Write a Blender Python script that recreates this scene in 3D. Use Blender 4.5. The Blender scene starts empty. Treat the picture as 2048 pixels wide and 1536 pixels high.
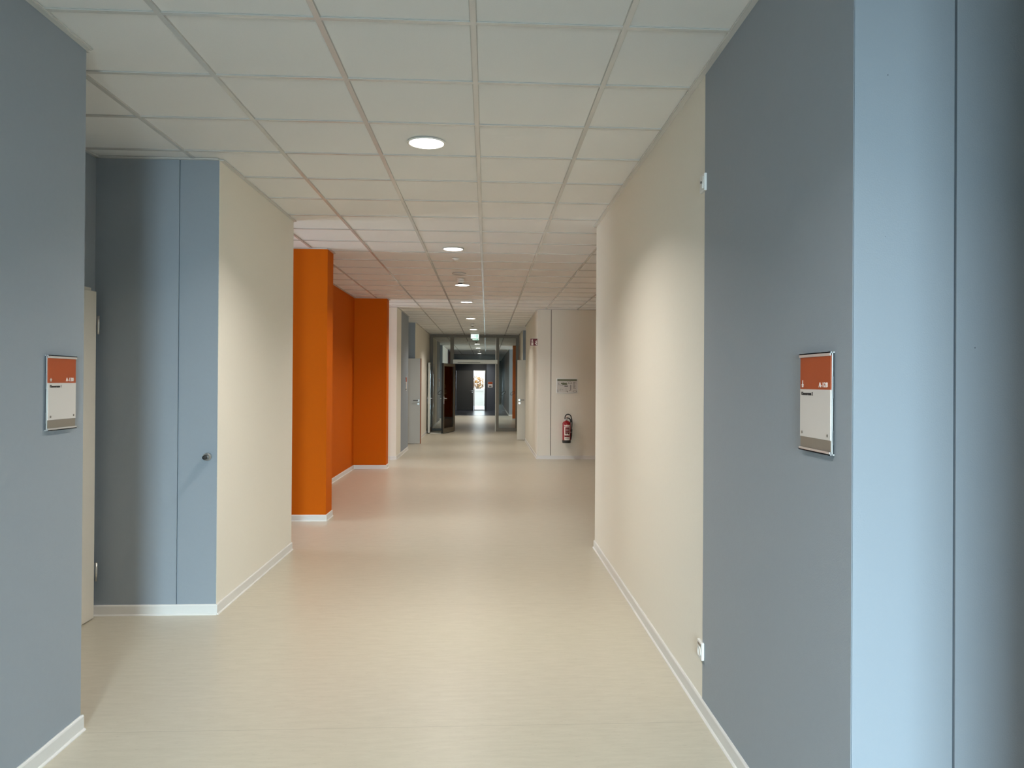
import bpy, bmesh, math, random
from mathutils import Vector, Matrix
random.seed(7)
sc = bpy.context.scene
COL = sc.collection

# ---------------------------------------------------------------- camera
FPX, YAW, PITCH, ROLL = 1540.36, 0.0543522, 0.00437005, 0.00626592
CAM_Z = 1.5486
cam_d = bpy.data.cameras.new('camera')
cam = bpy.data.objects.new('camera', cam_d)
COL.objects.link(cam)
cam_d.sensor_width = 36.0
cam_d.lens = 36.0 * FPX / 2048.0
cam_d.shift_x = -33.0 / 2048.0
cam_d.shift_y = -11.0 / 2048.0
cam_d.clip_start = 0.05
cam_d.clip_end = 200
r = Vector((math.cos(YAW), -math.sin(YAW), 0)); f = Vector((math.sin(YAW), math.cos(YAW), 0)); u = Vector((0, 0, 1))
f2 = f * math.cos(PITCH) + u * math.sin(PITCH); u2 = -f * math.sin(PITCH) + u * math.cos(PITCH)
r3 = r * math.cos(ROLL) + u2 * math.sin(ROLL); u3 = -r * math.sin(ROLL) + u2 * math.cos(ROLL)
M = Matrix((r3, u3, -f2)).transposed().to_4x4(); M.translation = (0, 0, CAM_Z)
cam.matrix_world = M
sc.camera = cam

# ---------------------------------------------------------------- world, exposure, daylight
w = bpy.data.worlds.new('sky'); sc.world = w; w.use_nodes = True
bgn = w.node_tree.nodes['Background']
bgn.inputs['Color'].default_value = (0.80, 0.90, 1.0, 1); bgn.inputs['Strength'].default_value = 6.0
sc.view_settings.view_transform = 'Standard'; sc.view_settings.look = 'None'
sc.view_settings.exposure = 0.0; sc.view_settings.gamma = 1.0
sc.view_settings.use_curve_mapping = False
sc.cycles.max_bounces = 14; sc.cycles.diffuse_bounces = 8; sc.cycles.glossy_bounces = 6
sc.cycles.transparent_max_bounces = 16
sc.cycles.use_denoising = True
sc.cycles.sample_clamp_indirect = 6.0
try: sc.cycles.denoising_input_passes = 'RGB_ALBEDO_NORMAL'
except Exception: pass
sc.cycles.caustics_reflective = False; sc.cycles.caustics_refractive = False

def area(name, loc, direction, sx, sy, power, color, spread=180):
    d = bpy.data.lights.new(name, 'AREA'); d.shape = 'RECTANGLE'; d.size = sx; d.size_y = sy
    d.energy = power; d.color = color; d.spread = math.radians(spread)
    o = bpy.data.objects.new(name, d); COL.objects.link(o); o.location = loc
    o.rotation_euler = Vector(direction).to_track_quat('-Z', 'Z' if abs(direction[2]) < .9 else 'Y').to_euler()
    return o
DAY = (0.68, 0.85, 1.0)
# daylight outside the glazed end behind the camera, and outside the windows of the side passages
area('daylight', (0.15, -8.0, 2.5), (0, 1, 0.0), 3.2, 2.7, 7600, DAY)
area('daylight', (-5.05, 7.88, 1.6), (1, 0, 0), 1.2, 2.0, 60, (0.80, 0.84, 1.0))
area('daylight', (-5.05, 14.64, 1.6), (1, 0, 0), 1.0, 2.0, 70, (0.80, 0.84, 1.0))
area('daylight', (5.05, 33.0, 1.6), (-1, 0, 0), 3.2, 2.0, 60, (0.65, 0.80, 1.0))
LAMP_W = 31.0
LAMP_COL = (1.0, 0.935, 0.86)

# ---------------------------------------------------------------- materials
def mat(name, col, rough=.6, metal=0.0, noise=0.0, nscale=40, bump=0.0, bscale=300, spec=.5, emit=None, estr=0):
    m = bpy.data.materials.new(name); m.use_nodes = True
    nt = m.node_tree; N = nt.nodes; L = nt.links; b = N['Principled BSDF']
    b.inputs['Base Color'].default_value = (*col, 1); b.inputs['Roughness'].default_value = rough
    b.inputs['Metallic'].default_value = metal; b.inputs['Specular IOR Level'].default_value = spec
    geo = N.new('ShaderNodeNewGeometry')
    if noise:
        n = N.new('ShaderNodeTexNoise'); n.inputs['Scale'].default_value = nscale; n.inputs['Detail'].default_value = 5
        L.new(geo.outputs['Position'], n.inputs['Vector'])
        mp = N.new('ShaderNodeMapRange'); mp.inputs['To Min'].default_value = 1 - noise; mp.inputs['To Max'].default_value = 1 + noise
        L.new(n.outputs['Fac'], mp.inputs['Value'])
        mx = N.new('ShaderNodeVectorMath'); mx.operation = 'SCALE'; mx.inputs[0].default_value = col
        L.new(mp.outputs['Result'], mx.inputs['Scale']); L.new(mx.outputs['Vector'], b.inputs['Base Color'])
    if bump:
        n2 = N.new('ShaderNodeTexNoise'); n2.inputs['Scale'].default_value = bscale; n2.inputs['Detail'].default_value = 3
        L.new(geo.outputs['Position'], n2.inputs['Vector'])
        bp = N.new('ShaderNodeBump'); bp.inputs['Strength'].default_value = bump; bp.inputs['Distance'].default_value = .002
        L.new(n2.outputs['Fac'], bp.inputs['Height']); L.new(bp.outputs['Normal'], b.inputs['Normal'])
    if emit:
        b.inputs['Emission Color'].default_value = (*emit, 1); b.inputs['Emission Strength'].default_value = estr
    return m

BEIGE = mat('beige_paint', (0.79, 0.755, 0.675), .75, noise=.015, bump=.25, bscale=220, spec=.3)
BLUE = mat('blue_grey_paint', (0.285, 0.325, 0.368), .7, noise=.02, bump=.25, bscale=220, spec=.35)
ORANGE = mat('orange_paint', (0.57, 0.115, 0.002), .8, noise=.02, bump=.2, bscale=220, spec=.12)
SLATE = mat('slate_paint', (0.115, 0.13, 0.152), .6, noise=.03, bump=.15, spec=.35)
BLACKM = mat('black_frame', (0.012, 0.013, 0.015), .5)
TILE = mat('ceiling_tile', (0.80, 0.80, 0.79), .85, noise=.025, nscale=160, bump=.3, bscale=260, spec=.2)
BAR = mat('ceiling_rail', (0.63, 0.625, 0.605), .2, noise=.01, spec=.8)
GAPSHADE = mat('painted_gap_shade', (0.48, 0.475, 0.46), .8)
GAPD = mat('joint_sealant', (0.16, 0.14, 0.12), .8)
WHITE = mat('white_lacquer', (0.80, 0.79, 0.76), .4, noise=.01)
BASE = mat('baseboard_white', (0.72, 0.71, 0.69), .42, noise=.01)
DOORG = mat('door_laminate', (0.50, 0.49, 0.46), .45, noise=.02, nscale=60)
DOORW = mat('door_white_laminate', (0.72, 0.68, 0.60), .45, noise=.02)
DARKD = mat('dark_door', (0.06, 0.058, 0.052), .5, noise=.04)
WOODE = mat('orange_edge', (0.32, 0.10, 0.035), .55, noise=.1)
FRAME = mat('bronze_frame', (0.150, 0.126, 0.088), .45, metal=.0, noise=.03)
FRAMEL = mat('pale_frame', (0.62, 0.58, 0.50), .4, metal=.2)
DSTEEL = mat('dark_steel', (0.10, 0.095, 0.085), .35, metal=.7)
STEEL = mat('steel', (0.62, 0.60, 0.57), .28, metal=1.0)
ALU = mat('aluminium', (0.80, 0.80, 0.79), .35, metal=.6)
RUBBER = mat('black_rubber', (0.012, 0.012, 0.012), .55)
RED = mat('red_enamel', (0.30, 0.008, 0.012), .28, noise=.02)
SIGNO = mat('sign_orange', (0.40, 0.070, 0.015), .5)
SIGNW = mat('sign_white', (0.68, 0.635, 0.60), .5)
SIGNT = mat('sign_taupe', (0.235, 0.20, 0.165), .5)
PRINT = mat('black_print', (0.02, 0.018, 0.018), .6)
PRINTW = mat('white_print', (0.85, 0.78, 0.72), .5)
PAPER = mat('paper_white', (0.60, 0.57, 0.53), .5)
GREENP = mat('green_print', (0.13, 0.14, 0.075), .6)
GREYP = mat('grey_print', (0.12, 0.11, 0.095), .6)
FIRER = mat('fire_red', (0.16, 0.003, 0.006), .5)
LAMPM = mat('lamp_diffuser', (0.9, 0.9, 0.9), .5, emit=(1.0, 0.95, 0.86), estr=9)
EXITM = mat('exit_lit', (0.6, 0.9, 0.75), .5, emit=(0.80, 1.0, 0.90), estr=1.15)
EXITG = mat('exit_green', (0.1, 0.4, 0.25), .5, emit=(0.36, 0.68, 0.54), estr=.9)
DRINGM = mat('ring_print', (0.03, 0.03, 0.025), .5)
MATSL = mat('slate_floor', (0.055, 0.062, 0.082), .22, noise=.05, spec=.5)
BLUEFL = mat('blue_floor', (0.34, 0.40, 0.48), .4, noise=.04)
GROUND = mat('terrace', (0.62, 0.66, 0.72), .8, noise=.03)
CREAM = mat('cream_render', (0.52, 0.48, 0.42), .8, noise=.03)
LEAF = mat('autumn_leaf', (0.42, 0.20, 0.04), .7, noise=.35, nscale=9)
BARK = mat('bark', (0.12, 0.08, 0.05), .9, noise=.3, nscale=30)

def glass_mat():
    m = bpy.data.materials.new('clear_glass'); m.use_nodes = True
    nt = m.node_tree; N = nt.nodes; L = nt.links
    for n in list(N):
        if n.type != 'OUTPUT_MATERIAL': N.remove(n)
    out = N['Material Output'] if 'Material Output' in N else N[0]
    t = N.new('ShaderNodeBsdfTransparent'); t.inputs['Color'].default_value = (.90, .93, .91, 1)
    g = N.new('ShaderNodeBsdfGlossy'); g.inputs['Roughness'].default_value = .02; g.inputs['Color'].default_value = (1, 1, 1, 1)
    fr = N.new('ShaderNodeFresnel'); fr.inputs['IOR'].default_value = 1.5
    mx = N.new('ShaderNodeMixShader')
    L.new(fr.outputs[0], mx.inputs[0]); L.new(t.outputs[0], mx.inputs[1]); L.new(g.outputs[0], mx.inputs[2]); L.new(mx.outputs[0], out.inputs[0])
    return m
GLASS = glass_mat()

def floor_mat():
    m = mat('linoleum', (0.50, 0.47, 0.395), .33, spec=.5)
    nt = m.node_tree; N = nt.nodes; L = nt.links; b = N['Principled BSDF']
    geo = N.new('ShaderNodeNewGeometry')
    mp = N.new('ShaderNodeMapping'); mp.inputs['Scale'].default_value = (7, 34, 1); L.new(geo.outputs['Position'], mp.inputs['Vector'])
    n1 = N.new('ShaderNodeTexNoise'); n1.inputs['Scale'].default_value = 1.0; n1.inputs['Detail'].default_value = 9; n1.inputs['Roughness'].default_value = .68
    L.new(mp.outputs[0], n1.inputs['Vector'])
    mp2 = N.new('ShaderNodeMapping'); mp2.inputs['Scale'].default_value = (30, 170, 1); L.new(geo.outputs['Position'], mp2.inputs['Vector'])
    n2 = N.new('ShaderNodeTexNoise'); n2.inputs['Scale'].default_value = 1.0; n2.inputs['Detail'].default_value = 4
    L.new(mp2.outputs[0], n2.inputs['Vector'])
    cr = N.new('ShaderNodeValToRGB'); e = cr.color_ramp.elements
    e[0].position = .30; e[0].color = (0.488, 0.446, 0.358, 1); e[1].position = .70; e[1].color = (0.556, 0.512, 0.418, 1)
    L.new(n1.outputs['Fac'], cr.inputs[0])
    # fine dark flecks
    cf = N.new('ShaderNodeValToRGB'); g = cf.color_ramp.elements
    g[0].position = .26; g[0].color = (.62, .60, .56, 1); g[1].position = .36; g[1].color = (1, 1, 1, 1)
    L.new(n2.outputs['Fac'], cf.inputs[0])
    mx = N.new('ShaderNodeMix'); mx.data_type = 'RGBA'; mx.blend_type = 'MULTIPLY'; mx.inputs[0].default_value = .55
    L.new(cr.outputs[0], mx.inputs[6]); L.new(cf.outputs[0], mx.inputs[7])
    # sheet seams every 1.9 m across the corridor
    sx = N.new('ShaderNodeSeparateXYZ'); L.new(geo.outputs['Position'], sx.inputs[0])
    a1 = N.new('ShaderNodeMath'); a1.operation = 'SUBTRACT'; a1.inputs[1].default_value = 3.475 - 1.9 * 10; L.new(sx.outputs['Y'], a1.inputs[0])
    a2 = N.new('ShaderNodeMath'); a2.operation = 'MODULO'; a2.inputs[1].default_value = 1.9; L.new(a1.outputs[0], a2.inputs[0])
    a3 = N.new('ShaderNodeMath'); a3.operation = 'LESS_THAN'; a3.inputs[1].default_value = .0035; L.new(a2.outputs[0], a3.inputs[0])
    a4 = N.new('ShaderNodeMath'); a4.operation = 'MULTIPLY'; a4.inputs[1].default_value = .35; L.new(a3.outputs[0], a4.inputs[0])
    m2 = N.new('ShaderNodeMix'); m2.data_type = 'RGBA'; m2.inputs[7].default_value = (.16, .14, .11, 1)
    L.new(a4.outputs[0], m2.inputs[0]); L.new(mx.outputs[2], m2.inputs[6]); L.new(m2.outputs[2], b.inputs['Base Color'])
    # soft unevenness of the sheen
    mp3 = N.new('ShaderNodeMapping'); mp3.inputs['Scale'].default_value = (1.2, 1.6, 1); L.new(geo.outputs['Position'], mp3.inputs['Vector'])
    n3 = N.new('ShaderNodeTexNoise'); n3.inputs['Scale'].default_value = 1.0; n3.inputs['Detail'].default_value = 2
    L.new(mp3.outputs[0], n3.inputs['Vector'])
    bp = N.new('ShaderNodeBump'); bp.inputs['Strength'].default_value = .12; bp.inputs['Distance'].default_value = .008
    L.new(n3.outputs['Fac'], bp.inputs['Height']); L.new(bp.outputs['Normal'], b.inputs['Normal'])
    return m
LINO = floor_mat()

def speckled_blue():
    m = mat('blue_grey_paint_specked', (0.285, 0.325, 0.368), .6, bump=.25, bscale=220, spec=.4)
    nt = m.node_tree; N = nt.nodes; L = nt.links; b = N['Principled BSDF']
    geo = N.new('ShaderNodeNewGeometry')
    v = N.new('ShaderNodeTexVoronoi'); v.inputs['Scale'].default_value = 16; L.new(geo.outputs['Position'], v.inputs['Vector'])
    lt = N.new('ShaderNodeMath'); lt.operation = 'LESS_THAN'; lt.inputs[1].default_value = .034; L.new(v.outputs['Distance'], lt.inputs[0])
    se = N.new('ShaderNodeSeparateColor'); L.new(v.outputs['Color'], se.inputs[0])
    g = N.new('ShaderNodeMath'); g.operation = 'GREATER_THAN'; g.inputs[1].default_value = .80; L.new(se.outputs[0], g.inputs[0])
    mu = N.new('ShaderNodeMath'); mu.operation = 'MULTIPLY'; L.new(lt.outputs[0], mu.inputs[0]); L.new(g.outputs[0], mu.inputs[1])
    mx = N.new('ShaderNodeMix'); mx.data_type = 'RGBA'; mx.inputs[6].default_value = (0.285, 0.325, 0.368, 1); mx.inputs[7].default_value = (.09, .11, .13, 1)
    L.new(mu.outputs[0], mx.inputs[0]); L.new(mx.outputs[2], b.inputs['Base Color'])
    return m
BLUES = speckled_blue()

# ---------------------------------------------------------------- mesh helpers
class MB:
    def __init__(s): s.bm = bmesh.new(); s.mats = []; s.cur = 0
    def use(s, m):
        if m not in s.mats: s.mats.append(m)
        s.cur = s.mats.index(m); return s
    def _fin(s, faces, smooth=False):
        for fc in faces: fc.material_index = s.cur; fc.smooth = smooth
    def box(s, x0, x1, y0, y1, z0, z1, bev=0):
        res = bmesh.ops.create_cube(s.bm, size=1)
        vs = res['verts']
        for v in vs:
            v.co = Vector(((x0 + x1) / 2 + v.co.x * (x1 - x0), (y0 + y1) / 2 + v.co.y * (y1 - y0), (z0 + z1) / 2 + v.co.z * (z1 - z0)))
        fs = {fc for v in vs for fc in v.link_faces}
        s._fin(fs)
        if bev:
            es = list({e for v in vs for e in v.link_edges})
            rr = bmesh.ops.bevel(s.bm, geom=es, offset=bev, segments=2, affect='EDGES', profile=.6)
            s._fin(rr['faces'])
        return s
    def cyl(s, p0, p1, r0, r1=None, n=32, caps=True, smooth=True):
        r1 = r0 if r1 is None else r1
        p0 = Vector(p0); p1 = Vector(p1); d = (p1 - p0); q = d.to_track_quat('Z', 'Y')
        a = []; b = []
        for i in range(n):
            t = 2 * math.pi * i / n; c = Vector((math.cos(t), math.sin(t), 0))
            a.append(s.bm.verts.new(p0 + q @ (c * r0))); b.append(s.bm.verts.new(p1 + q @ (c * r1)))
        fs = [s.bm.faces.new((a[i], a[(i + 1) % n], b[(i + 1) % n], b[i])) for i in range(n)]
        s._fin(fs, smooth)
        if caps:
            s._fin([s.bm.faces.new(list(reversed(a))), s.bm.faces.new(b)])
        return s
    def lathe(s, c, prof, axis=(0, 0, 1), n=40):
        c = Vector(c); q = Vector(axis).to_track_quat('Z', 'Y'); rings = []
        for rr, h in prof:
            ring = []
            for i in range(n):
                t = 2 * math.pi * i / n
                ring.append(s.bm.verts.new(c + q @ Vector((rr * math.cos(t), rr * math.sin(t), h))))
            rings.append(ring)
        for k in range(len(rings) - 1):
            for i in range(n):
                s._fin([s.bm.faces.new((rings[k][i], rings[k][(i + 1) % n], rings[k + 1][(i + 1) % n], rings[k + 1][i]))], True)
        s._fin([s.bm.faces.new(list(reversed(rings[0]))), s.bm.faces.new(rings[-1])])
        return s
    def tube(s, pts, rad, n=12, closed=False):
        pts = [Vector(p) for p in pts]; rings = []; m = len(pts)
        rads = rad if isinstance(rad, (list, tuple)) else [rad] * m
        prev = None
        for k, p in enumerate(pts):
            if closed: t = pts[(k + 1) % m] - pts[k - 1]
            else: t = pts[min(k + 1, m - 1)] - pts[max(k - 1, 0)]
            t.normalize()
            if prev is None:
                prev = t.orthogonal().normalized()
            prev = (prev - t * prev.dot(t)).normalized(); bnm = t.cross(prev)
            rings.append([s.bm.verts.new(p + (prev * math.cos(2 * math.pi * i / n) + bnm * math.sin(2 * math.pi * i / n)) * rads[k]) for i in range(n)])
        rng = range(m) if closed else range(m - 1)
        for k in rng:
            A = rings[k]; B = rings[(k + 1) % m]
            for i in range(n):
                s._fin([s.bm.faces.new((A[i], A[(i + 1) % n], B[(i + 1) % n], B[i]))], True)
        if not closed:
            s._fin([s.bm.faces.new(list(reversed(rings[0]))), s.bm.faces.new(rings[-1])])
        return s
    def poly(s, pts, depth):
        pts = [Vector(p) for p in pts]; depth = Vector(depth)
        a = [s.bm.verts.new(p) for p in pts]; b = [s.bm.verts.new(p + depth) for p in pts]
        fs = [s.bm.faces.new(a), s.bm.faces.new(list(reversed(b)))]
        for i in range(len(a)):
            j = (i + 1) % len(a); fs.append(s.bm.faces.new((a[j], a[i], b[i], b[j])))
        s._fin(fs); return s
    def build(s, name, m=None, parent=None, loc=None):
        if m is not None and not s.mats: s.mats = [m]
        bmesh.ops.recalc_face_normals(s.bm, faces=s.bm.faces)
        me = bpy.data.meshes.new(name)
        if loc is not None:
            bmesh.ops.translate(s.bm, verts=s.bm.verts, vec=-Vector(loc))
        s.bm.to_mesh(me); s.bm.free()
        for x in s.mats: me.materials.append(x)
        o = bpy.data.objects.new(name, me); COL.objects.link(o)
        if loc is not None: o.location = loc
        if parent is not None: o.parent = parent
        return o

def tag(o, label=None, cat=None, group=None, kind=None):
    if label: o['label'] = label
    if cat: o['category'] = cat
    if group: o['group'] = group
    if kind: o['kind'] = kind
    return o
def empty(name, loc=(0, 0, 0), rz=0.0):
    o = bpy.data.objects.new(name, None); COL.objects.link(o); o.location = loc; o.rotation_euler = (0, 0, rz)
    o.empty_display_size = .1
    return o
def struct(o, label=None, cat=None): return tag(o, label, cat, kind='structure')
def sbox(name, x0, x1, y0, y1, z0, z1, m, label=None, cat='wall'):
    return struct(MB().box(x0, x1, y0, y1, z0, z1).build(name, m), label, cat if label else None)
def text(name, body, size, m, parent, origin, right, up, ext=.0008, bold=False, align='LEFT'):
    cu = bpy.data.curves.new(name, 'FONT'); cu.body = body; cu.size = size; cu.extrude = ext; cu.align_x = align; cu.space_character = 1.12 if not bold else 1.0
    if bold: cu.offset = size * .022
    t = bpy.data.objects.new(name + '_src', cu); COL.objects.link(t)
    dg = bpy.context.evaluated_depsgraph_get(); dg.update()
    me = bpy.data.meshes.new_from_object(t.evaluated_get(dg)); bpy.data.objects.remove(t)
    R = Vector(right).normalized(); U = Vector(up).normalized(); Nn = R.cross(U)
    mm = Matrix((R, U, Nn)).transposed().to_4x4(); mm.translation = Vector(origin)
    me.transform(mm); me.materials.clear(); me.materials.append(m)
    o = bpy.data.objects.new(name, me); COL.objects.link(o)
    if parent is not None: o.parent = parent
    return o

# ---------------------------------------------------------------- room shell
XL, XR, CZ, T = -1.776, 1.022, 3.005, 3.12
DX = -2.57                                                   # depth of the door recesses on the left
Y0 = -4.2
fl = MB(); fl.box(-5.3, 5.3, Y0 - .2, 41.3, -.15, 0); struct(fl.build('floor', LINO), 'beige marbled linoleum floor of the long corridor', 'floor')
struct(MB().box(-1.9, 1.3, 35.2, 41.3, 0.0, .004).build('floor', MATSL), 'dark slate floor in front of the far exit door', 'floor')
struct(MB().box(.45, 1.3, 41.3, 54.2, -.15, 0).build('floor', BLUEFL), 'pale blue floor of the narrow passage beside the far dark wall', 'floor')

ce = MB(); ce.use(TILE).box(-5.3, 5.3, Y0 - .2, 41.42, CZ + .007, 3.3); ce.box(.45, 1.3, 41.42, 54.2, CZ + .007, 3.3)
ce.use(BAR)
for n in range(-8, 9):
    x = -0.0636 + .625 * n
    ce.box(x - .012, x + .012, Y0, 41.3, CZ, CZ + .012)
for n in range(-10, 62):
    y = 3.14 + .625 * n
    if y > 41: continue
    ce.box(-5.2, 5.2, y - .012, y + .012, CZ + .0012, CZ + .012)
ce.use(GAPSHADE)  # darker strips paint in the thin shadow lines along the rails
for n in range(-10, 62):
    y = 3.14 + .625 * n
    if y > 41: continue
    ce.box(-5.2, 5.2, y - .0155, y - .0119, CZ + .0045, CZ + .012)
for n in range(-8, 9):
    x = -0.0636 + .625 * n
    for s in (-1, 1):
        ce.box(x + s * .0135 - .0015, x + s * .0135 + .0015, Y0, 41.3, CZ + .0047, CZ + .012)
struct(ce.build('ceiling'), 'suspended ceiling of white square tiles in a metal grid', 'ceiling')

def wall(side, x0, x1, y0, y1, m, label): return sbox('wall_' + side, x0, x1, y0, y1, 0, T, m, label)
# near left
wall('left', DX - .15, XL, Y0, 3.5, BLUE, 'blue grey wall nearest the camera on the left, carrying a room sign')
# recess back wall with door opening (door 4.10-5.08)
b_ = MB().box(DX - .15, DX, 3.5, 4.10, 0, T).box(DX - .15, DX, 5.08, 5.20, 0, T).box(DX - .15, DX, 4.10, 5.08, 2.10, T)
struct(b_.build('wall_left', BLUE), 'blue grey wall around the closed white door in the near left recess', 'wall')
# recess far face with groove
g_ = MB().use(BLUE).box(DX - .15, XL, 5.212, 7.155, 0, T)
g_.use(BLUE).box(DX, -2.034, 5.20, 5.213, 0, T).box(-2.026, XL, 5.20, 5.213, 0, T)
g_.use(BEIGE).box(XL - .001, XL + .002, 5.20, 7.157, 0, T)
struct(g_.build('wall_left'), 'wall block past the near left recess, blue grey panelled face and beige long side', 'wall')
# left passage A
wall('left', -5.2, DX - .15, 7.0, 7.155, BEIGE, 'beige side wall of the first left passage')
wall('left', -5.2, -1.762, 8.615, 8.93, ORANGE, 'orange pier standing out first on the left')
wall('left', -2.55, -2.33, 8.93, 13.69, ORANGE, 'orange recessed wall between the two orange piers')
wall('left', -5.2, -1.762, 13.69, 13.975, ORANGE, 'narrow second orange pier on the left')
wall('left', -5.2, -2.5, 15.32, 15.5, BEIGE, 'beige side wall of the second left passage')
wall('left', DX - .15, XL, 15.32, 16.12, BEIGE, 'beige wall corner beyond the orange piers')
wall('left', DX - .15, XL, 16.12, 17.6, BLUE, 'blue grey wall section beyond the orange piers')
b_ = MB().box(DX - .15, DX, 17.6, 18.16, 0, T).box(DX - .15, DX, 19.12, 19.25, 0, T).box(DX - .15, DX, 18.16, 19.12, 2.11, T)
struct(b_.build('wall_left', BLUE), 'blue grey wall around the doorway of the open grey door', 'wall')
g_ = MB().use(BLUE).box(DX - .15, XL, 19.25, 24.0, 0, T); g_.use(BEIGE).box(XL - .001, XL + .002, 19.252, 24.0, 0, T)
struct(g_.build('wall_left'), 'beige wall between the open grey door and the glass partition', 'wall')
# small dark classroom behind the open door
rm = MB().box(-4.6, -4.5, 17.4, 19.6, 0, T).box(-4.6, DX - .15, 17.3, 17.4, 0, T).box(-4.6, DX - .15, 19.6, 19.7, 0, T)
struct(rm.build('wall_left', BEIGE), 'beige walls of the room behind the open grey door', 'wall')
# beyond the partition, left
wall('left', DX - .15, XL, 24.0, 27.69, BEIGE, 'beige wall just beyond the glass partition')
wall('left', DX - .15, XL, 27.69, 29.37, BLUE, 'blue grey wall section beyond the glass partition')
wall('left', DX - .15, DX, 29.37, 31.13, BLUE, 'blue grey back of the recess beyond the glass partition')
g_ = MB().use(BLUE).box(DX - .15, XL, 31.13, 35.2, 0, T); g_.use(BEIGE).box(XL - .001, XL + .002, 31.132, 35.2, 0, T)
struct(g_.build('wall_left'), 'pale wall before the dark end of the corridor', 'wall')
wall('left', DX - .15, XL, 35.2, 41.4, SLATE, 'dark slate wall at the far end on the left')
# near right
wall('right', XR, XR + 1.0, Y0, .45, BLUE, 'blue grey wall beside the camera on the right')
wall('right', 1.83, 2.02, .45, 2.12, BLUE, 'blue grey back of the right recess')
g_ = MB().use(BLUE).box(XR, 2.02, 2.112, 3.571, 0, T)
g_.use(BLUES).box(XR, 1.312, 2.10, 2.113, 0, T).box(1.320, 1.83, 2.10, 2.113, 0, T)
g_.use(BLUE).box(XR - .002, XR + .001, 2.10, 3.571, 0, T)
struct(g_.build('wall_right'), 'blue grey wall on the right carrying a room sign and a grooved panel face', 'wall')
wall('right', XR, 2.02, 3.571, 7.18, BEIGE, 'beige wall on the right beyond the blue grey section')
# hall on the right
wall('right', 2.02, 5.2, 7.0, 7.18, BEIGE, 'beige near wall of the right hall')
wall('right', 5.0, 5.2, 7.18, 15.43, BEIGE, 'beige end wall of the right hall')
g_ = MB().use(BEIGE).box(XR, 5.2, 15.443, 20.2, 0, T).box(XR, 1.284, 15.43, 15.444, 0, T).box(1.298, 5.2, 15.43, 15.444, 0, T).use(GAPD).box(1.283, 1.299, 15.441, 15.4435, .07, T)
struct(g_.build('wall_right'), 'beige wall carrying the fire extinguisher and the escape plan', 'wall')
wall('right', 1.86, 2.02, 20.2, 21.8, BLUE, 'blue grey back of the recess behind the open right door')
g_ = MB().use(BLUE).box(XR, 2.02, 21.8, 24.0, 0, T); g_.use(BEIGE).box(XR - .002, XR + .001, 21.802, 24.0, 0, T)
struct(g_.build('wall_right'), 'beige wall strip between the right recess and the glass partition', 'wall')
wall('right', XR, 5.2, 24.0, 24.3, BEIGE, 'beige wall beyond the glass partition on the right')
wall('right', 5.05, 5.2, 24.3, 30.98, BEIGE, 'beige back of the far right bay')
wall('right', 1.05, 5.2, 30.98, 31.2, ORANGE, 'orange pier seen through the right glass pane')
wall('right', XR, 5.2, 34.8, 35.1, BLUE, 'blue grey wall face behind the far orange pier')
wall('right', XR, 1.3, 35.1, 54.2, SLATE, 'dark slate wall of the far corridor on the right')
# far end wall y=41.3
fw = MB().use(SLATE).box(-2.0, -1.70, 41.3, 41.45, 0, T).box(.0, .45, 41.3, 41.45, 0, T).box(-1.70, .0, 41.3, 41.45, 2.62, T).box(.30, .45, 41.45, 54.2, 0, T)
struct(fw.build('wall_back'), 'dark slate end wall of the corridor around the far exit', 'wall')
struct(MB().box(-5.3, -.36, -4.04, -3.94, 0, T).box(.66, 5.3, -4.04, -3.94, 0, T).box(-.36, .66, -4.04, -3.94, 2.10, T).build('wall_front', BEIGE), 'beige end wall around the glazed door behind the camera', 'wall')
sbox('wall_back', .45, 1.3, 54.1, 54.2, 0, T, BLUE, 'blue grey wall at the very end of the narrow passage')

# windows of the side passages (frames with clear glass)
def window(idx, ax, c, a0, a1, z0, z1, label, t=.06, bars=1):
    root = empty('window_%d' % idx, (c, (a0 + a1) / 2, z0) if ax == 'x' else ((a0 + a1) / 2, c, z0)); struct(root, label, 'window')
    L = root.location.copy()
    fr = MB()
    def bx(u0, u1, w0, w1, d=.03):
        if ax == 'x': fr.box(c - d, c + d, u0, u1, w0, w1)
        else: fr.box(u0, u1, c - d, c + d, w0, w1)
    bx(a0, a0 + t, z0, z1); bx(a1 - t, a1, z0, z1); bx(a0 + t, a1 - t, z0, z0 + t); bx(a0 + t, a1 - t, z1 - t, z1)
    for k in range(1, bars + 1):
        m_ = a0 + (a1 - a0) * k / (bars + 1); bx(m_ - t / 2, m_ + t / 2, z0 + t, z1 - t)
    o = fr.build('window_frame', FRAME); o.parent = root; o.matrix_parent_inverse = Matrix.Translation(-L)
    g = MB()
    if ax == 'x': g.box(c - .004, c + .004, a0 + t, a1 - t, z0 + t, z1 - t)
    else: g.box(a0 + t, a1 - t, c - .004, c + .004, z0 + t, z1 - t)
    g = g.build('window_pane', GLASS); g.parent = root; g.matrix_parent_inverse = Matrix.Translation(-L)
    return root
window(6, 'x', -5.0, 7.155, 8.615, 0.0, CZ, 'window at the end of the first left passage')
window(7, 'x', -5.0, 13.975, 15.32, 0.0, CZ, 'window at the end of the second left passage')
window(8, 'y', -4.0, -.36, .66, 0.04, 2.10, 'glazed double door at the end of the corridor behind the camera', bars=0)
window(9, 'x', 5.0, 31.2, 34.8, 0.0, CZ, 'window of the far right bay', bars=2)
for (x0, x1, y0, y1) in ((-5.4, -5.3, 6.9, 15.6), (5.3, 5.4, 27, 36)):
    pass

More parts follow.
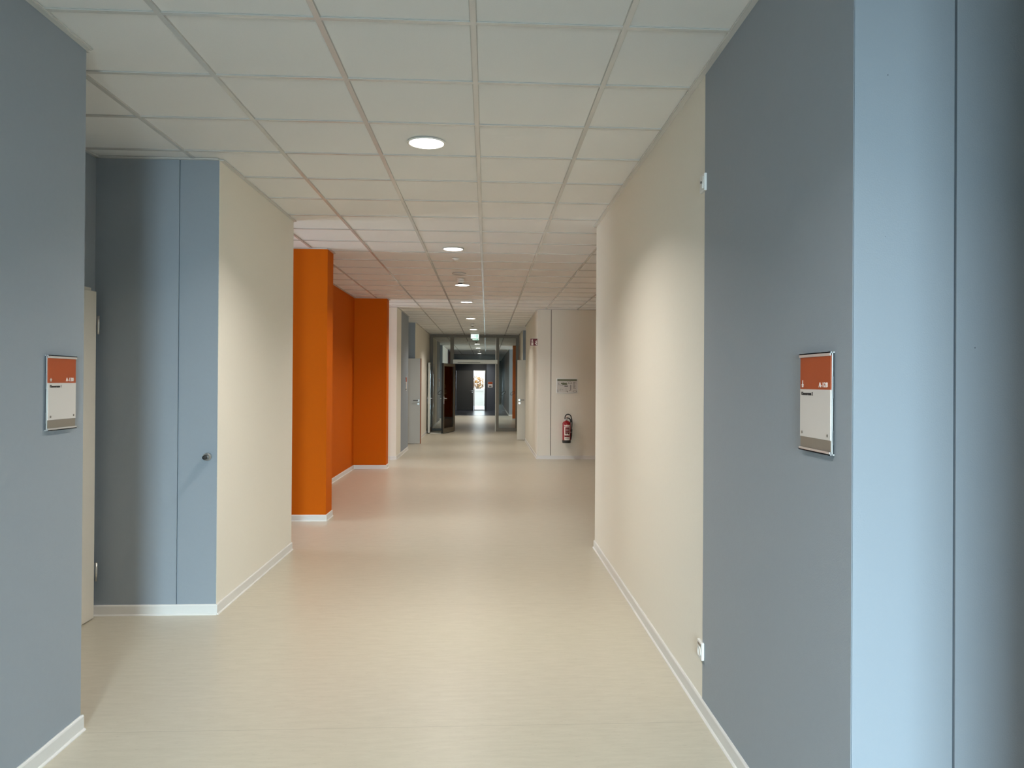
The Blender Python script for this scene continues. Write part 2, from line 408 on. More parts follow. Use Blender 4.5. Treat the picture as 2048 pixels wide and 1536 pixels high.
# baseboards and ceiling-edge trims -------------------------------------------------
nt_ = [0]
def edge_run(side, p, q, n, base=True, top=True):
    """p,q floor points of a wall face, n outward normal (unit, axis aligned)"""
    p = Vector((*p, 0)); q = Vector((*q, 0)); n = Vector((*n, 0)); d = (q - p).normalized()
    def prof(name, pts, m, z0=0, ext=0.0):
        a = p - d * ext; b = q + d * ext
        mb = MB(); A = [mb.bm.verts.new(a + n * o + Vector((0, 0, z + z0))) for o, z in pts]; B = [mb.bm.verts.new(b + n * o + Vector((0, 0, z + z0))) for o, z in pts]
        k = len(pts); fs = [mb.bm.faces.new(A), mb.bm.faces.new(list(reversed(B)))]
        for i in range(k): fs.append(mb.bm.faces.new((A[i], B[i], B[(i + 1) % k], A[(i + 1) % k])))
        return mb.build(name, m)
    if base:
        o = prof('baseboard_' + side, [(0, 0), (.020, 0), (.0195, .003), (.0155, .0075), (.011, .0085), (.0108, .060), (.0085, .0655), (.005, .0685), (0, .0685)], BASE, ext=.009)
        struct(o)
    if top:
        nt_[0] += 1
        o = prof('trim_%d' % nt_[0], [(0, 0), (0, -.004), (.024, -.004), (.024, -.0015), (.029, -.0015), (.029, .004), (0, .004)], BAR, z0=CZ - .0005, ext=.0)
        struct(o)
runs = [('left', (XL, Y0), (XL, 3.5), (1, 0)), ('left', (XL, 3.5), (DX, 3.5), (0, 1)), ('left', (DX, 5.2), (XL, 5.2), (0, -1)),
        ('left', (XL, 5.2), (XL, 7.155), (1, 0)), ('left', (-5, 7.155), (XL, 7.155), (0, 1)), ('left', (-5, 8.615), (-1.762, 8.615), (0, -1)), ('left', (-1.762, 8.615), (-1.762, 8.93), (1, 0)),
        ('left', (-2.33, 8.93), (-1.762, 8.93), (0, 1)), ('left', (-2.33, 8.93), (-2.33, 13.69), (1, 0)), ('left', (-2.33, 13.69), (-1.762, 13.69), (0, -1)), ('left', (-1.762, 13.69), (-1.762, 13.975), (1, 0)),
        ('left', (-5, 15.32), (XL, 15.32), (0, -1)), ('left', (XL, 15.32), (XL, 17.6), (1, 0)), ('left', (DX, 19.25), (XL, 19.25), (0, -1)), ('left', (XL, 19.25), (XL, 23.99), (1, 0)),
        ('left', (XL, 24.13), (XL, 29.37), (1, 0)), ('left', (DX, 31.13), (XL, 31.13), (0, -1)), ('left', (XL, 31.13), (XL, 35.2), (1, 0)),
        ('right', (XR, Y0), (XR, .45), (-1, 0)), ('right', (XR, 2.10), (1.83, 2.10), (0, -1)), ('right', (XR, 2.10), (XR, 7.18), (-1, 0)), ('right', (XR, 7.18), (5, 7.18), (0, 1)),
        ('right', (XR, 15.43), (5, 15.43), (0, -1)), ('right', (5.0, 7.18), (5.0, 15.43), (-1, 0)), ('right', (XR, 15.43), (XR, 20.2), (-1, 0)), ('right', (XR, 21.8), (1.86, 21.8), (0, -1)), ('right', (XR, 21.8), (XR, 23.99), (-1, 0)),
        ('right', (1.05, 30.98), (5, 30.98), (0, -1)), ('right', (XR, 34.8), (5, 34.8), (0, -1)), ('right', (XR, 34.8), (XR, 54), (-1, 0))]
for a in runs: edge_run(*a)
edge_run('left', (DX, 5.13), (DX, 5.2), (1, 0), top=False)
edge_run('left', (DX, 3.5), (DX, 5.2), (1, 0), base=False)

# ---------------------------------------------------------------- hinged doors
def lever(parent, x, y, z, face, direction, m=STEEL):
    """lever handle on a leaf face: face = -1 looks to -y ; direction = -1 lever runs to -x"""
    h = MB()
    h.cyl((x, y, z), (x, y + face * .008, z), .026).cyl((x, y + face * .008, z), (x, y + face * .05, z), .010)
    h.build('door_handle_rose', STEEL, parent); h = MB()
    h.tube([(x, y + face * .05, z), (x + direction * .03, y + face * .052, z), (x + direction * .125, y + face * .05, z)], .0095)
    h.build('door_handle', m, parent)
    k = MB(); k.cyl((x, y, z - .085), (x, y + face * .010, z - .085), .026).cyl((x, y + face * .010, z - .085), (x, y + face * .032, z - .085), .011)
    k.build('lock_rose', STEEL, parent)

# door_1: closed white door in the near left recess, in its frame
d1 = struct(empty('door_1', (DX, 4.59, 0)), 'closed off-white door in the near left recess, half hidden by the wall', 'door')
MB().use(DOORW).box(-.02, .030, -.50, -.45, 0, 2.135).box(-.02, .030, .45, .50, 0, 2.135).box(-.02, .030, -.45, .45, 2.085, 2.135).build('door_frame', None, d1)
MB().box(-.01, .045, -.46, .538, .006, 2.115, bev=.003).build('door_leaf', DOORW, d1)
hh = MB(); hh.cyl((.045, -.38, 1.05), (.055, -.38, 1.05), .026).cyl((.055, -.38, 1.05), (.095, -.38, 1.05), .01).tube([(.095, -.38, 1.05), (.097, -.34, 1.05), (.095, -.25, 1.05)], .0095); hh.build('door_handle', STEEL, d1)
for z in (.30, 1.90):
    MB().cyl((.052, .55, z - .06), (.052, .55, z + .06), .008).build('hinge', STEEL, d1)

# door_2: open grey leaf, far left
d2 = struct(empty('door_2', (-2.55, 19.13, 0)), 'open grey door with orange-brown edge standing out of the left recess', 'door')
lf = MB().use(DOORG).box(0, .916, 0, .042, .008, 2.108, bev=.002); o = lf.build('door_leaf', None, d2)
MB().box(.916, .938, -.001, .043, .008, 2.108).build('edge_strip', WOODE, d2)['label'] = 'orange-brown edge of the door leaf'
lever(d2, .872, 0, 1.072, -1, -1, DSTEEL)
MB().box(-.05, -.02, -.98, .04, 0, 2.13).build('door_frame', DOORG, d2)
# door_3: open leaf on the right
d3 = struct(empty('door_3', (1.80, 20.45, 0)), 'open beige grey door standing out of the right recess', 'door')
MB().use(DOORW).box(-.985, 0, 0, .042, .010, 2.130, bev=.002).build('door_leaf', None, d3)
lever(d3, -.925, 0, 1.066, -1, 1, DSTEEL)

# ---------------------------------------------------------------- glass partition at y = 24.0
GY = 24.05
gp = struct(empty('window_1', (0, GY, 0)), 'bronze-framed glass partition spanning the corridor, left bay and right bay glazed', 'window')
def gpart(name, m, *boxes, parent=gp):
    b = MB()
    for bb in boxes: b.box(*bb)
    return b.build(name, m, parent)
F = .045
gpart('top_rail', FRAME, (XL + .02, XR - .02, -F, F, 2.918, 2.995))
gpart('jamb', FRAME, (XL + .02, -1.668, -F, F, 0, 2.918)); gpart('jamb', FRAME, (.905, XR - .02, -F, F, 0, 2.918))
gpart('mullion', FRAME, (-1.13, -1.02, -F, F, 0, 2.918)); gpart('mullion', FRAMEL, (.272, .292, -F - .002, F, 0, 2.918), parent=gp)['label'] = 'pale rebate strip of the mullion'
gpart('mullion', FRAME, (.292, .385, -F, F, 0, 2.918))
gpart('bottom_rail', FRAME, (-1.668, -1.13, -F, F, 0, .085)); gpart('bottom_rail', FRAME, (.385, .905, -F, F, 0, .105))
gpart('transom', FRAME, (-1.02, .272, -F, F, 2.10, 2.22))
gpart('glass_pane', GLASS, (-1.668, -1.13, -.005, .005, .085, 2.918)); gpart('glass_pane', GLASS, (.385, .905, -.005, .005, .105, 2.918))
gpart('glass_pane', GLASS, (-1.02, .272, -.005, .005, 2.22, 2.918))
# operator box above the opening
clo = tag(empty('door_closer_rail', (0, GY - F, 2.10)), 'long pale metal door closer rail over the glass doorway', 'door closer')
MB().box(-1.04, .335, -.075, 0, 0, .125, bev=.004).build('housing', FRAMEL, clo)
MB().box(-.90, -.20, -.079, -.074, .028, .045).build('slide_slot', FRAME, clo)
MB().box(.318, .322, -.0765, -.07, .005, .12).build('end_joint', FRAME, clo)

def ring_pts(c, a, b, rot, plane='y', n=28):
    out = []
    for i in range(n):
        t = 2 * math.pi * i / n; x = a * math.cos(t); z = b * math.sin(t)
        out.append((c[0] + x * math.cos(rot) - z * math.sin(rot), c[1], c[2] + x * math.sin(rot) + z * math.cos(rot)))
    return out
def ring(parent, x, z, y=-.007, a=.06, b=.035, rot=.7, rr=.005):
    MB().tube(ring_pts((x, y, z), a, b, rot), rr, n=6, closed=True).build('ring_decal', DRINGM, parent)
ring(gp, -1.43, 1.20, a=.085, b=.05, rr=.008); ring(gp, .52, 1.19, a=.085, b=.035, rr=.005); ring(gp, .81, 1.19, a=.08, b=.04, rr=.006)

# open glass leaf: hinge at (-1.0, 23.98), free edge near (-1.30, 22.75)
def glass_leaf(idx, loc, rz, width, label, rings=True, closer=True, h=2.085):
    root = struct(empty('door_%d' % idx, loc, rz), label, 'door')
    W = width; th = .03
    MB().use(FRAME).box(0, .085, -th, th, .02, h).build('hinge_stile', None, root)
    MB().use(FRAME).box(W - .085, W, -th, th, .02, h).build('lock_stile', None, root)
    MB().use(FRAME).box(.085, W - .085, -th, th, .02, .15).build('bottom_rail', None, root)
    MB().use(FRAME).box(.085, W - .085, -th, th, h - .085, h).build('top_rail', None, root)
    MB().box(.085, W - .085, -.005, .005, .15, h - .085).build('glass_pane', GLASS, root)
    MB().box(W - .003, W + .004, -th, th, .02, h).build('edge_seal', RUBBER if closer else FRAMEL, root)
    hd = MB(); z = 1.04
    for s in (-1, 1):
        hd.box(W - .062, W - .022, s * (th + .004) - .004, s * (th + .004) + .004, z - .16, z + .06)
        hd.cyl((W - .042, s * th, z), (W - .042, s * (th + .05), z), .010)
        hd.tube([(W - .042, s * (th + .05), z), (W - .08, s * (th + .053), z), (W - .17, s * (th + .05), z)], .0095)
    hd.build('door_handle', ALU, root)
    for z in (.25, 1.05, 1.85): MB().cyl((-.012, 0, z - .06), (-.012, 0, z + .06), .011).build('hinge', FRAME, root)
    if closer: MB().box(.10, W - .12, -.075, -th, h - .075, h - .01).build('closer_arm', FRAME, root)
    if rings:
        for (x, z, a) in ((W - .28, 1.40, .065), (W - .33, 1.235, .075), (W - .20, 1.02, .05), (W - .36, 1.02, .05)):
            b = MB(); pts = ring_pts((x, -.007, z), a, a * .8, .5); b.tube(pts, .009, n=6, closed=True); b.build('ring_decal', DRINGM, root)
    return root
hx, hy = -1.00, 23.955; fx, fy = -1.295, 22.80
glass_leaf(4, (hx, hy, 0), math.atan2(fy - hy, fx - hx), math.hypot(fx - hx, fy - hy), 'bronze-framed glass door standing open in the middle of the corridor')
glass_leaf(5, (XL + .075, 23.95, 0), math.radians(-90), 1.0, 'second glass door leaf folded back against the left wall', rings=False, closer=False, h=2.10)
tag(MB().box(XL + .115, -1.32, 22.92, 23.98, 0, .022, bev=.004).build('floor_plate', FRAMEL), 'low pale metal floor plate beside the left wall under the glass doors', 'floor plate')

# ---------------------------------------------------------------- far exit at y = 41.3
fe = struct(empty('door_6', (0, 41.3, 0)), 'dark closed door in the far end wall', 'door')
MB().box(-1.70, .0, .02, .12, 2.13, 2.62).build('lintel_panel', BLACKM, fe)
MB().box(-1.70, -1.63, .0, .10, 0, 2.16).build('door_frame', BLACKM, fe)
MB().box(-1.625, -.685, -.012, .05, .03, 2.135, bev=.004).build('door_leaf', DARKD, fe)
MB().box(-1.63, -.685, -.02, .03, 0, .03).build('threshold', BLACKM, fe)
lever(fe, -.76, -.012, 1.05, -1, -1, STEEL)
w2 = struct(empty('window_2', (0, 41.3, 0)), 'narrow bright glazed side light beside the far dark door', 'window')
b = MB().box(-.675, -.635, -.01, .07, 0, 2.15).box(-.115, -.075, -.01, .07, 0, 2.15).box(-.635, -.115, -.01, .07, 2.10, 2.15).box(-.635, -.115, -.01, .07, .0, .05)
b.build('window_frame', WHITE, w2)
MB().box(-.075, .0, -.02, .10, 0, 2.16).build('side_post', BLACKM, w2)
MB().box(-.635, -.115, .025, .033, .05, 2.10).build('window_pane', GLASS, w2)
# outside: terrace, low wall, shrub
tag(MB().box(-8, .2, 41.46, 60, -.2, -.02).build('terrace', GROUND), 'pale terrace paving outside the far side light', 'terrace', kind='structure')
tag(MB().box(-8, .2, 50.0, 50.3, -.02, .95).box(-8, .2, 49.95, 50.35, .95, 1.08).build('parapet_wall', CREAM), 'pale parapet wall outside behind the far side light', 'wall', kind='structure')
sh = tag(empty('shrub', (-.6, 52.5, -.02)), 'orange autumn shrub outside behind the parapet', 'shrub')
lv = MB()
for i in range(420):
    t = random.random() * 6.28; p = math.acos(random.uniform(-1, 1)); rr = random.random() ** .4
    c = Vector((math.cos(t) * math.sin(p) * .8 * rr, math.sin(t) * math.sin(p) * .6 * rr, 1.5 + math.cos(p) * .42 * rr))
    s_ = random.uniform(.05, .10); a = Vector((random.uniform(-1, 1), random.uniform(-1, 1), random.uniform(-1, 1))).normalized() * s_; bq = a.orthogonal().normalized() * s_ * .6
    lv._fin([lv.bm.faces.new([lv.bm.verts.new(c + v) for v in (-a, bq, a, -bq)])])
lv.build('foliage', LEAF, sh)
st = MB(); st.tube([(0, 0, 0), (.03, 0, .6), (.0, .02, 1.4)], [.06, .045, .03])
for k in range(5):
    t = k * 1.25; st.tube([(.02, 0, .7 + .1 * k), (.25 * math.cos(t), .2 * math.sin(t), 1.2 + .05 * k), (.5 * math.cos(t), .4 * math.sin(t), 1.5)], [.025, .015, .008])
st.build('stem', BARK, sh)

# ---------------------------------------------------------------- ceiling fittings
def downlight():
    root = empty('ceiling_downlight', (0, 0, CZ))
    MB().lathe((0, 0, 0), [(.116, .002), (.119, -.002), (.117, -.005), (.108, -.006), (.104, -.003), (.104, .004)]).build('trim_ring', WHITE, root)
    MB().cyl((0, 0, -.0005), (0, 0, -.0035), .1035).build('diffuser', LAMPM, root)
    return root
LY = [(4.73, 'nearest and largest in view'), (8.50, 'second nearest, before the small motion sensor'), (11.66, 'third nearest, just behind the smoke detector'), (14.15, 'fourth nearest, beyond the orange piers'),
      (17.85, 'fifth nearest, in front of the far sensor'), (21.61, 'last one before the green exit sign'), (29.94, 'first one seen through the transom glass'), (33.5, 'second one seen through the transom glass'),
      (40.3, 'farthest, at the dark end of the corridor'), (-2.2, 'unseen, added behind the camera to brighten the near end'), (0.95, 'above the camera')]  # the rearmost downlight is unseen, added to brighten the near ceiling and walls
proto = downlight()
def copy_tree(o, parent=None):
    c = o.copy(); COL.objects.link(c); c.parent = parent
    for ch in [x for x in bpy.data.objects if x.parent == o]: copy_tree(ch, c)
    return c
def lamp_light(y, pw, x=-.376):
    d = bpy.data.lights.new('lamp_light', 'AREA'); d.shape = 'DISK'; d.size = .19; d.energy = pw; d.color = LAMP_COL; d.spread = math.radians(135)
    o = bpy.data.objects.new('lamp_light', d); COL.objects.link(o); o.location = (x, y, CZ - .012)
    return o
for i, (y, lb) in enumerate(LY):
    o = proto if i == 0 else copy_tree(proto)
    o.location = (-.376, y, CZ)
    tag(o, 'round lit ceiling downlight, ' + lb, 'ceiling light', 'round recessed ceiling downlights along the corridor')
    lamp_light(y, LAMP_W * (1.16 if y < 5 else .92))

ms = tag(empty('motion_sensor', (-.377, 9.156, CZ)), 'tiny round white sensor in the ceiling behind the second downlight', 'sensor')
MB().lathe((0, 0, 0), [(.045, .002), (.046, -.004), (.040, -.010)]).build('ring', WHITE, ms); MB().lathe((0, 0, 0), [(.036, -.008), (.032, -.018), (.018, -.026), (.004, -.028)]).build('lens', WHITE, ms)
cp = tag(empty('ceiling_cover_plate', (-.381, 10.43, CZ)), 'flat round white cover plate in the ceiling before the smoke detector', 'cover plate')
MB().lathe((0, 0, 0), [(.095, .002), (.096, -.004), (.090, -.007), (.02, -.008)]).build('plate', BAR, cp)
def detector(loc, label):
    root = tag(empty('smoke_detector', loc), label, 'smoke detector', 'smoke detectors hanging under the ceiling')
    MB().lathe((0, 0, 0), [(.055, .002), (.056, -.018), (.050, -.026)]).build('base', WHITE, root)
    MB().lathe((0, 0, 0), [(.050, -.026), (.052, -.036), (.050, -.050), (.036, -.062), (.030, -.064)]).build('housing', WHITE, root)
    MB().lathe((0, 0, 0), [(.034, -.060), (.034, -.072), (.022, -.078), (.004, -.079)]).build('sensing_chamber', RUBBER, root)
    return root
detector((-.382, 10.95, CZ), 'white smoke detector hanging just in front of the third downlight')
detector((-.365, 19.5, CZ), 'small smoke detector hanging between the fifth downlight and the exit sign')

# exit signs
def exit_sign(y, x, zt, label, w_=.235, h_=.135):
    root = tag(empty('exit_sign', (x, y, CZ)), label, 'exit sign', 'green lit exit signs')
    zt = zt - CZ
    MB().box(-w_ / 2 - .02, w_ / 2 + .02, -.03, .03, -.028, .0, bev=.004).build('ceiling_mount', WHITE, root)
    if zt < -.03:
        for s in (-1, 1): MB().cyl((s * .07, 0, zt + .01), (s * .07, 0, -.02), .005).build('suspension_rod', STEEL, root)
    MB().box(-w_ / 2 - .006, w_ / 2 + .006, -.008, .010, zt - h_ - .006, zt + .0).build('sign_frame', FRAME, root)
    pn = MB().box(-w_ / 2, w_ / 2, -.012, -.007, zt - h_, zt - .004, bev=.0015).build('lit_panel', EXITM, root)
    k = w_ / .235; zc = zt - h_ / 2
    pg = MB(); Y = -.0135
    def P(pts): pg.poly([(x_ * k, Y, zc + z_ * k) for x_, z_ in pts], (0, -.001, 0))
    P([(.045, -.05), (.085, -.05), (.085, .05), (.045, .05)])                                  # doorway
    P([(-.095, .004), (-.06, .004), (-.06, .018), (-.035, 0), (-.06, -.018), (-.06, -.004), (-.095, -.004)])  # arrow
    pg.cyl((.008 * k, Y, zc + .040 * k), (.008 * k, Y - .001, zc + .040 * k), .009 * k, n=14)
    P([(-.008, .028), (.012, .028), (.020, 0), (.004, -.004), (-.004, .004)])
    P([(.004, 0), (.018, 0), (.030, -.022), (.022, -.046), (.014, -.044), (.020, -.022)])
    P([(.0, .0), (.012, -.004), (-.002, -.026), (-.024, -.038), (-.026, -.030), (-.010, -.020)])
    P([(-.006, .026), (-.022, .012), (-.018, .006), (-.002, .016)]); P([(.012, .026), (.030, .010), (.026, .004), (.008, .014)])
    pg.build('running_figure', EXITG, root)
    return root
exit_sign(22.9, -.356, 2.958, 'green lit exit sign hanging before the glass partition')
exit_sign(24.6, -.355, 2.942, 'smaller green lit exit sign just beyond the partition glass', w_=.205, h_=.075)
detector((-.37, 27.6, CZ), 'smoke detector seen through the transom glass before the first downlight there')
detector((-.37, 37.0, CZ), 'farthest smoke detector, seen through the transom glass at the dark end')

# ---------------------------------------------------------------- room signs
def room_sign(side, wallx, y0, y1, z0, z1, code, body, label, detail=True):
    """flat sign on a side wall; s=+1: left wall, looks to +x; s=-1: right wall"""
    s = 1 if side == 'left' else -1
    yc = (y0 + y1) / 2; W = (y1 - y0); H = z1 - z0
    # local frame: origin on wall at bottom centre, local x = reading direction, local -y = out of the wall
    root = tag(empty('room_sign', (wallx, yc, z0), math.radians(90) if s == 1 else math.radians(-90)), label, 'sign')
    # rotation +90: local x -> +y, local -y -> +x (left wall: reader sees +y on the right)   rotation -90: local x -> -y, local -y -> -x
    hw = W / 2; t = .016
    MB().use(ALU).box(-hw, hw, -t, -.001, H - .0035, H).box(-hw, hw, -t, -.001, 0, .0035) \
        .box(-hw, hw, -t, -t + .0025, H - .012, H).box(-hw, hw, -t, -t + .0025, 0, .010) \
        .box(-hw, hw, -t + .0062, -t + .0095, .0, H).box(-hw, hw, -.008, -.0055, H * .55, H * .76).box(-hw, hw, -.008, -.0055, H * .10, H * .24).build('back_profile', None, root)
    MB().box(-hw + .006, hw - .006, -t + .0095, -.0008, .004, H - .004).build('gap_shade_core', RUBBER, root)  # black block stands in for the shade in the gap behind the sign
    MB().box(-hw + .003, hw - .003, -t + .0035, -t + .006, H * .632, H - .010).build('orange_panel', SIGNO, root)
    MB().box(-hw + .003, hw - .003, -t + .0030, -t + .006, H * .142, H * .632).build('white_panel', SIGNW, root)
    MB().box(-hw + .003, hw - .003, -t + .0045, -t + .007, .010, H * .142).build('foot_panel', SIGNT, root)
    if detail:
        for sx in (-1, 1): MB().cyl((sx * (hw - .020), -t + .003, H * .185), (sx * (hw - .020), -t + .0012, H * .185), .0045, n=16).build('screw', SIGNT, root)
        yo = -t + .0028
        text('room_number', code, .0215, PRINTW, root, (hw - .022, yo, H * .655), (1, 0, 0), (0, 0, 1), align='RIGHT')
        text('room_text', body, .0145, PRINT, root, (-hw + .014, yo, H * .572), (1, 0, 0), (0, 0, 1), bold=True)
        em = MB(); cx, cz = -hw + .022, H * .672
        for k in range(5):
            a = math.radians(90 + 72 * k); c = (cx + .005 * math.cos(a), yo + .0004, cz + .005 * math.sin(a)); em.cyl(c, (c[0], yo - .0006, c[2]), .0022, n=10)
        em.cyl((cx, yo + .0004, cz), (cx, yo - .0006, cz), .0028, n=12)
        if s == -1: em.poly([(cx - .0012, yo + .0004, cz + .004), (cx + .0012, yo + .0004, cz + .004), (cx + .0006, yo + .0004, cz + .016), (cx - .0006, yo + .0004, cz + .016)], (0, -.001, 0))
        em.build('flower_mark', SIGNW if s == 1 else PRINTW, root)
    return root
room_sign('left', XL, 3.200, 3.415, 1.338, 1.645, 'A-130', 'Klassenraum 1', 'orange and white room sign reading A-130 on the near left wall')
room_sign('right', XR - .002, 2.205, 2.428, 1.338, 1.643, 'A-128', 'Klassenraum 2', 'orange and white room sign reading A-128 on the near right wall')
room_sign('left', XL, 16.95, 17.17, 1.338, 1.645, 'A-132', '', 'room sign seen nearly edge-on beside the open grey door', detail=False)
room_sign('left', XL, 28.75, 28.97, 1.338, 1.645, '', '', 'room sign seen edge-on through the left glass pane', detail=False)
rs = tag(empty('room_sign', (.197, 41.3, 1.235)), 'small room sign on the dark slate wall at the far end', 'sign')
MB().box(-.125, .125, -.014, -.001, 0, .30).build('back_profile', ALU, rs); MB().box(-.12, .12, -.016, -.0135, .175, .297).build('red_panel', SIGNO, rs); MB().box(-.12, .12, -.016, -.0135, .003, .165).build('white_panel', PRINTW, rs)
MB().box(-.07, .07, -.017, -.0155, .03, .10).build('printed_block', GREYP, rs)

# ---------------------------------------------------------------- small wall fittings
up = tag(empty('wall_sensor', (XR, 3.580, 2.49), math.radians(-90)), 'small square white wall plate with a dark lens, high on the right wall', 'wall plate')
MB().box(-.040, .040, -.014, 0, -.041, .041, bev=.004).build('cover_frame', WHITE, up); MB().box(-.026, .026, -.0165, -.012, -.028, .028, bev=.002).build('insert', WHITE, up)
MB().cyl((.0, -.0165, .004), (.0, -.019, .004), .006, n=20).build('lens', RUBBER, up); MB().box(.008, .018, -.0185, -.016, -.026, -.004).build('rocker', WHITE, up)
lo = tag(empty('wall_socket', (XR, 3.583, .294), math.radians(-90)), 'small white socket plate with a label slot, low on the right wall', 'socket')
MB().box(-.040, .040, -.014, 0, -.041, .041, bev=.004).build('cover_frame', WHITE, lo); MB().box(-.026, .026, -.0148, -.0135, .020, .031).build('label_slot', SIGNT, lo)
MB().lathe((0, -.0135, -.008), [(.0235, 0), (.0235, .0025), (.020, .0030), (.019, .0008), (.004, .0006)], axis=(0, -1, 0), n=32).build('socket_well', WHITE, lo)

ds = tag(empty('door_stop', (-1.835, 5.20, 1.041)), 'round steel door stop with black tip on the blue grey panel', 'door stop')
MB().lathe((0, 0, 0), [(.026, .0), (.0265, .004), (.0265, .024), (.023, .034)], axis=(0, -1, 0)).build('steel_base', STEEL, ds)
MB().lathe((0, 0, 0), [(.0145, .032), (.0150, .060), (.0135, .070), (.006, .073)], axis=(0, -1, 0)).build('rubber_tip', RUBBER, ds)['label'] = 'black rubber tip'

# flag sign for the extinguisher, standing out of the right wall
fs = tag(empty('fire_extinguisher_sign', (XR, 15.50, 2.35)), 'square red fire extinguisher sign projecting from the right wall', 'sign')
MB().box(-.150, 0, -.003, .003, -.075, .075).build('sign_plate', PRINTW, fs)
MB().box(-.146, -.004, -.0042, -.0028, -.071, .071).build('red_field', FIRER, fs)
pg = MB(); Y = -.0052
pg.box(-.126, -.086, Y, Y + .0012, -.062, -.004, bev=.0005).poly([(-.126, Y, .010), (-.086, Y, .010), (-.094, Y, .030), (-.118, Y, .030)], (0, .0012, 0))
pg.box(-.112, -.098, Y, Y + .0012, .030, .050).poly([(-.112, Y, .050), (-.130, Y, .044), (-.134, Y, .034), (-.128, Y, .034), (-.124, Y, .040), (-.112, Y, .042)], (0, .0012, 0)).box(-.106, -.092, Y, Y + .0012, .052, .060)
pg.build('extinguisher_symbol', PRINTW, fs)
fl_ = MB(); fl_.poly([(-.036, Y, -.060), (-.018, Y, -.062), (-.012, Y, -.045), (-.026, Y, -.030), (-.014, Y, -.012), (-.020, Y, .008), (-.018, Y, .034), (-.036, Y, .030), (-.044, Y, .006), (-.036, Y, -.012), (-.056, Y, -.020), (-.048, Y, -.036), (-.030, Y, -.046)], (0, .0012, 0))
fl_.build('flame_symbol', PRINTW, fs)['label'] = 'white flame symbol'

# escape plan
ep = tag(empty('escape_plan', (1.617, 15.43, 1.325)), 'framed white escape plan with green title bar on the beige wall', 'wall plan')
MB().box(-.211, .211, -.012, -.0005, 0, .298, bev=.003).build('frame', ALU, ep)
MB().box(-.204, .204, -.0130, -.0115, .007, .291).build('sheet', PAPER, ep)
MB().box(-.197, .197, -.0140, -.0128, .248, .280).build('title_bar', GREENP, ep)
fp = MB(); Y0_, Y1_ = -.0142, -.0128
def bl(x0, x1, z0, z1): fp.box(x0, x1, Y0_, Y1_, z0, z1)
fp.use(GREENP); bl(-.125, -.005, .185, .205); bl(-.095, .0, .170, .185); fp.use(GREYP)
bl(-.190, -.075, .165, .169); bl(-.19, -.165, .198, .204); bl(-.168, -.162, .168, .204); bl(-.086, -.080, .205, .225)
for i in range(9): bl(-.13 + i * .0155, -.118 + i * .0155, .206 if i % 2 else .158, .212 if i % 2 else .165)
for i in range(10):
    a = math.pi * i / 9; fp.box(.058 + .034 * math.cos(a) - .004, .058 + .034 * math.cos(a) + .004, Y0_, Y1_, .196 + .034 * math.sin(a) - .004, .196 + .034 * math.sin(a) + .004)
bl(.010, .10, .192, .198); bl(0, .024, .228, .233); bl(.066, .078, .055, .170); bl(.045, .062, .048, .060)
bl(-.19, -.183, .02, .075); bl(-.145, -.140, .045, .080); bl(-.145, -.118, .078, .082); bl(-.145, -.125, .045, .048); bl(-.045, 0, .083, .087); bl(-.03, .01, .04, .046); bl(.002, .012, .02, .045); bl(-.11, -.08, .066, .07)
for i in range(9): bl(.122, .122 + random.uniform(.03, .07), .095 + i * .0155, .101 + i * .0155)
for i in range(14):
    a = 2 * math.pi * i / 14; fp.box(.155 + .034 * math.cos(a) - .004, .155 + .034 * math.cos(a) + .004, Y0_, Y1_, .040 + .018 * math.sin(a) - .003, .040 + .018 * math.sin(a) + .003)
fp.build('floor_plan_print', None, ep)
MB().box(-.056, .016, -.0143, -.0127, .136, .150).build('dark_title_print', PRINT, ep)

# fire extinguisher ------------------------------------------------------------------
EX, EY = 1.603, 15.335
ex = tag(empty('fire_extinguisher', (EX, EY, .335)), 'red fire extinguisher hanging low on the beige wall', 'fire extinguisher')
MB().lathe((0, 0, 0), [(.082, .05), (.0835, .055), (.0835, .385), (.080, .400), (.066, .420), (.045, .432), (.022, .438), (.020, .445)], n=48).build('cylinder', RED, ex)
MB().lathe((0, 0, 0), [(.080, 0), (.086, .004), (.0865, .050), (.0835, .056)], n=48).build('foot_ring', RUBBER, ex)
def curved(name, m, a0, a1, z0, z1, rad=.0845, n=18):
    b = MB(); v0 = []; v1 = []
    for i in range(n + 1):
        a = math.radians(a0 + (a1 - a0) * i / n); c = (rad * math.sin(a), -rad * math.cos(a))
        v0.append(b.bm.verts.new((*c, z0))); v1.append(b.bm.verts.new((*c, z1)))
    fs_ = [b.bm.faces.new((v0[i], v0[i + 1], v1[i + 1], v1[i])) for i in range(n)]
    b._fin(fs_, True); return b.build(name, m, ex)
curved('label', PRINTW, -38, 42, .058, .330)
curved('label_band', PRINTW, -40, 44, .345, .358, rad=.0848)
curved('label_print', FIRER, -24, 36, .190, .315, rad=.0852)
curved('label_print', FIRER, -34, 38, .120, .155, rad=.0852)
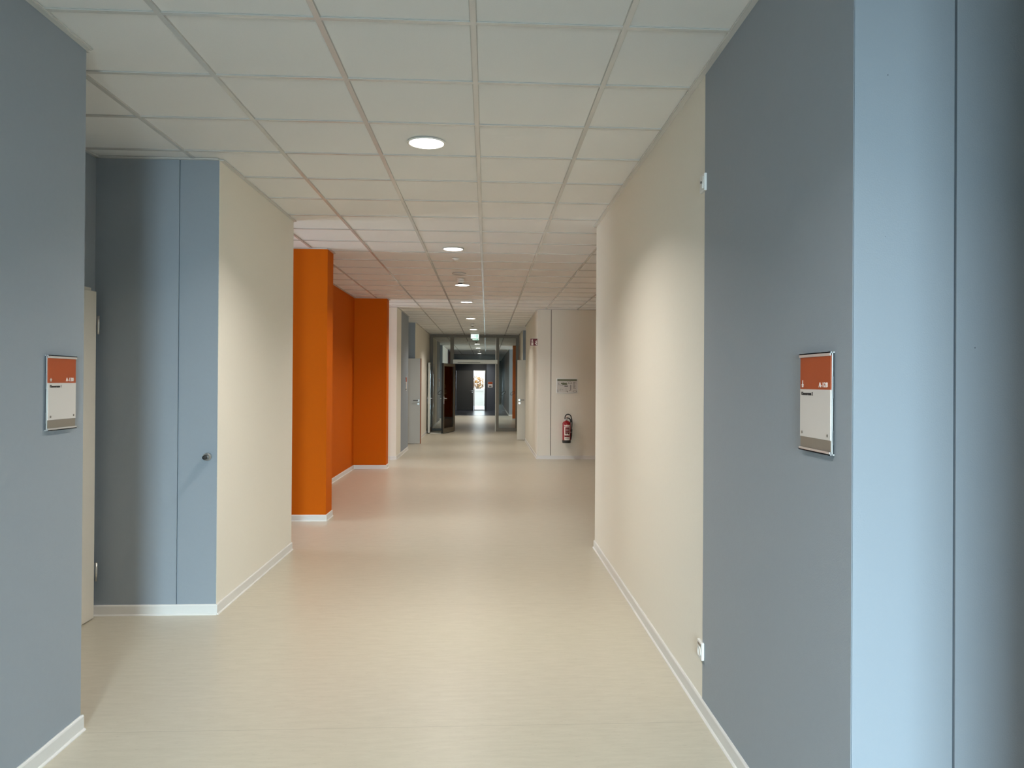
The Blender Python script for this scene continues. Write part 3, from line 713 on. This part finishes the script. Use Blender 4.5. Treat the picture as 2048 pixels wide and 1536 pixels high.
curved('label_print', PRINT, -20, -6, .172, .190, rad=.0854); curved('label_print', PRINT, 12, 34, .172, .190, rad=.0854)
for z in (.215, .245, .275): curved('label_line', SIGNW, -14, 26, z, z + .006, rad=.0858)
for z in (.085, .098): curved('label_line', GREYP, -26, 24, z, z + .005, rad=.0852)
vv = MB(); vv.cyl((0, 0, .440), (0, 0, .478), .019).cyl((-.004, 0, .478), (-.004, 0, .500), .013).cyl((-.034, 0, .462), (.02, 0, .462), .009).cyl((-.028, -.012, .462), (-.028, -.02, .462), .012)
vv.build('valve', STEEL, ex)
MB().tube([(.0, 0, .492), (.020, -.002, .498), (.050, -.004, .490), (.075, -.006, .462), (.083, -.008, .430), (.078, -.01, .405)], [.007, .010, .012, .013, .013, .010]).build('carry_handle', RUBBER, ex)
MB().box(-.012, .016, -.006, .006, .498, .508).build('squeeze_lever', RED, ex)
hp = [(-.034, -.004, .470)]
for i in range(15):
    a = math.pi * (1 - i / 14); hp.append((.026 + .060 * math.cos(a) * (1 if i < 8 else 1.0 + .08 * (i - 7) / 7), -.004 - .002 * i, .500 + .072 * math.sin(a)))
hp += [(.100, -.034, .46), (.104, -.036, .41), (.102, -.036, .34), (.094, -.036, .27), (.088, -.036, .24)]
def smooth(pts, k=2):
    for _ in range(k):
        q_ = [pts[0]]
        for a, b in zip(pts, pts[1:]):
            q_ += [tuple(a[i] * .75 + b[i] * .25 for i in range(3)), tuple(a[i] * .25 + b[i] * .75 for i in range(3))]
        pts = q_ + [pts[-1]]
    return pts
MB().tube(smooth(hp), .0105).build('hose', RUBBER, ex)
MB().tube([(.100, -.036, .285), (.098, -.036, .26), (.092, -.036, .15), (.086, -.034, .08), (.084, -.034, .062)], [.009, .015, .0155, .010, .008]).build('nozzle', RUBBER, ex)
MB().box(.074, .086, -.055, -.050, .205, .219).build('nozzle_clip', WHITE, ex)
MB().box(-.02, .02, .075, .0945, .20, .42).box(-.06, .06, .060, .080, .33, .345).build('wall_bracket', RUBBER, ex)
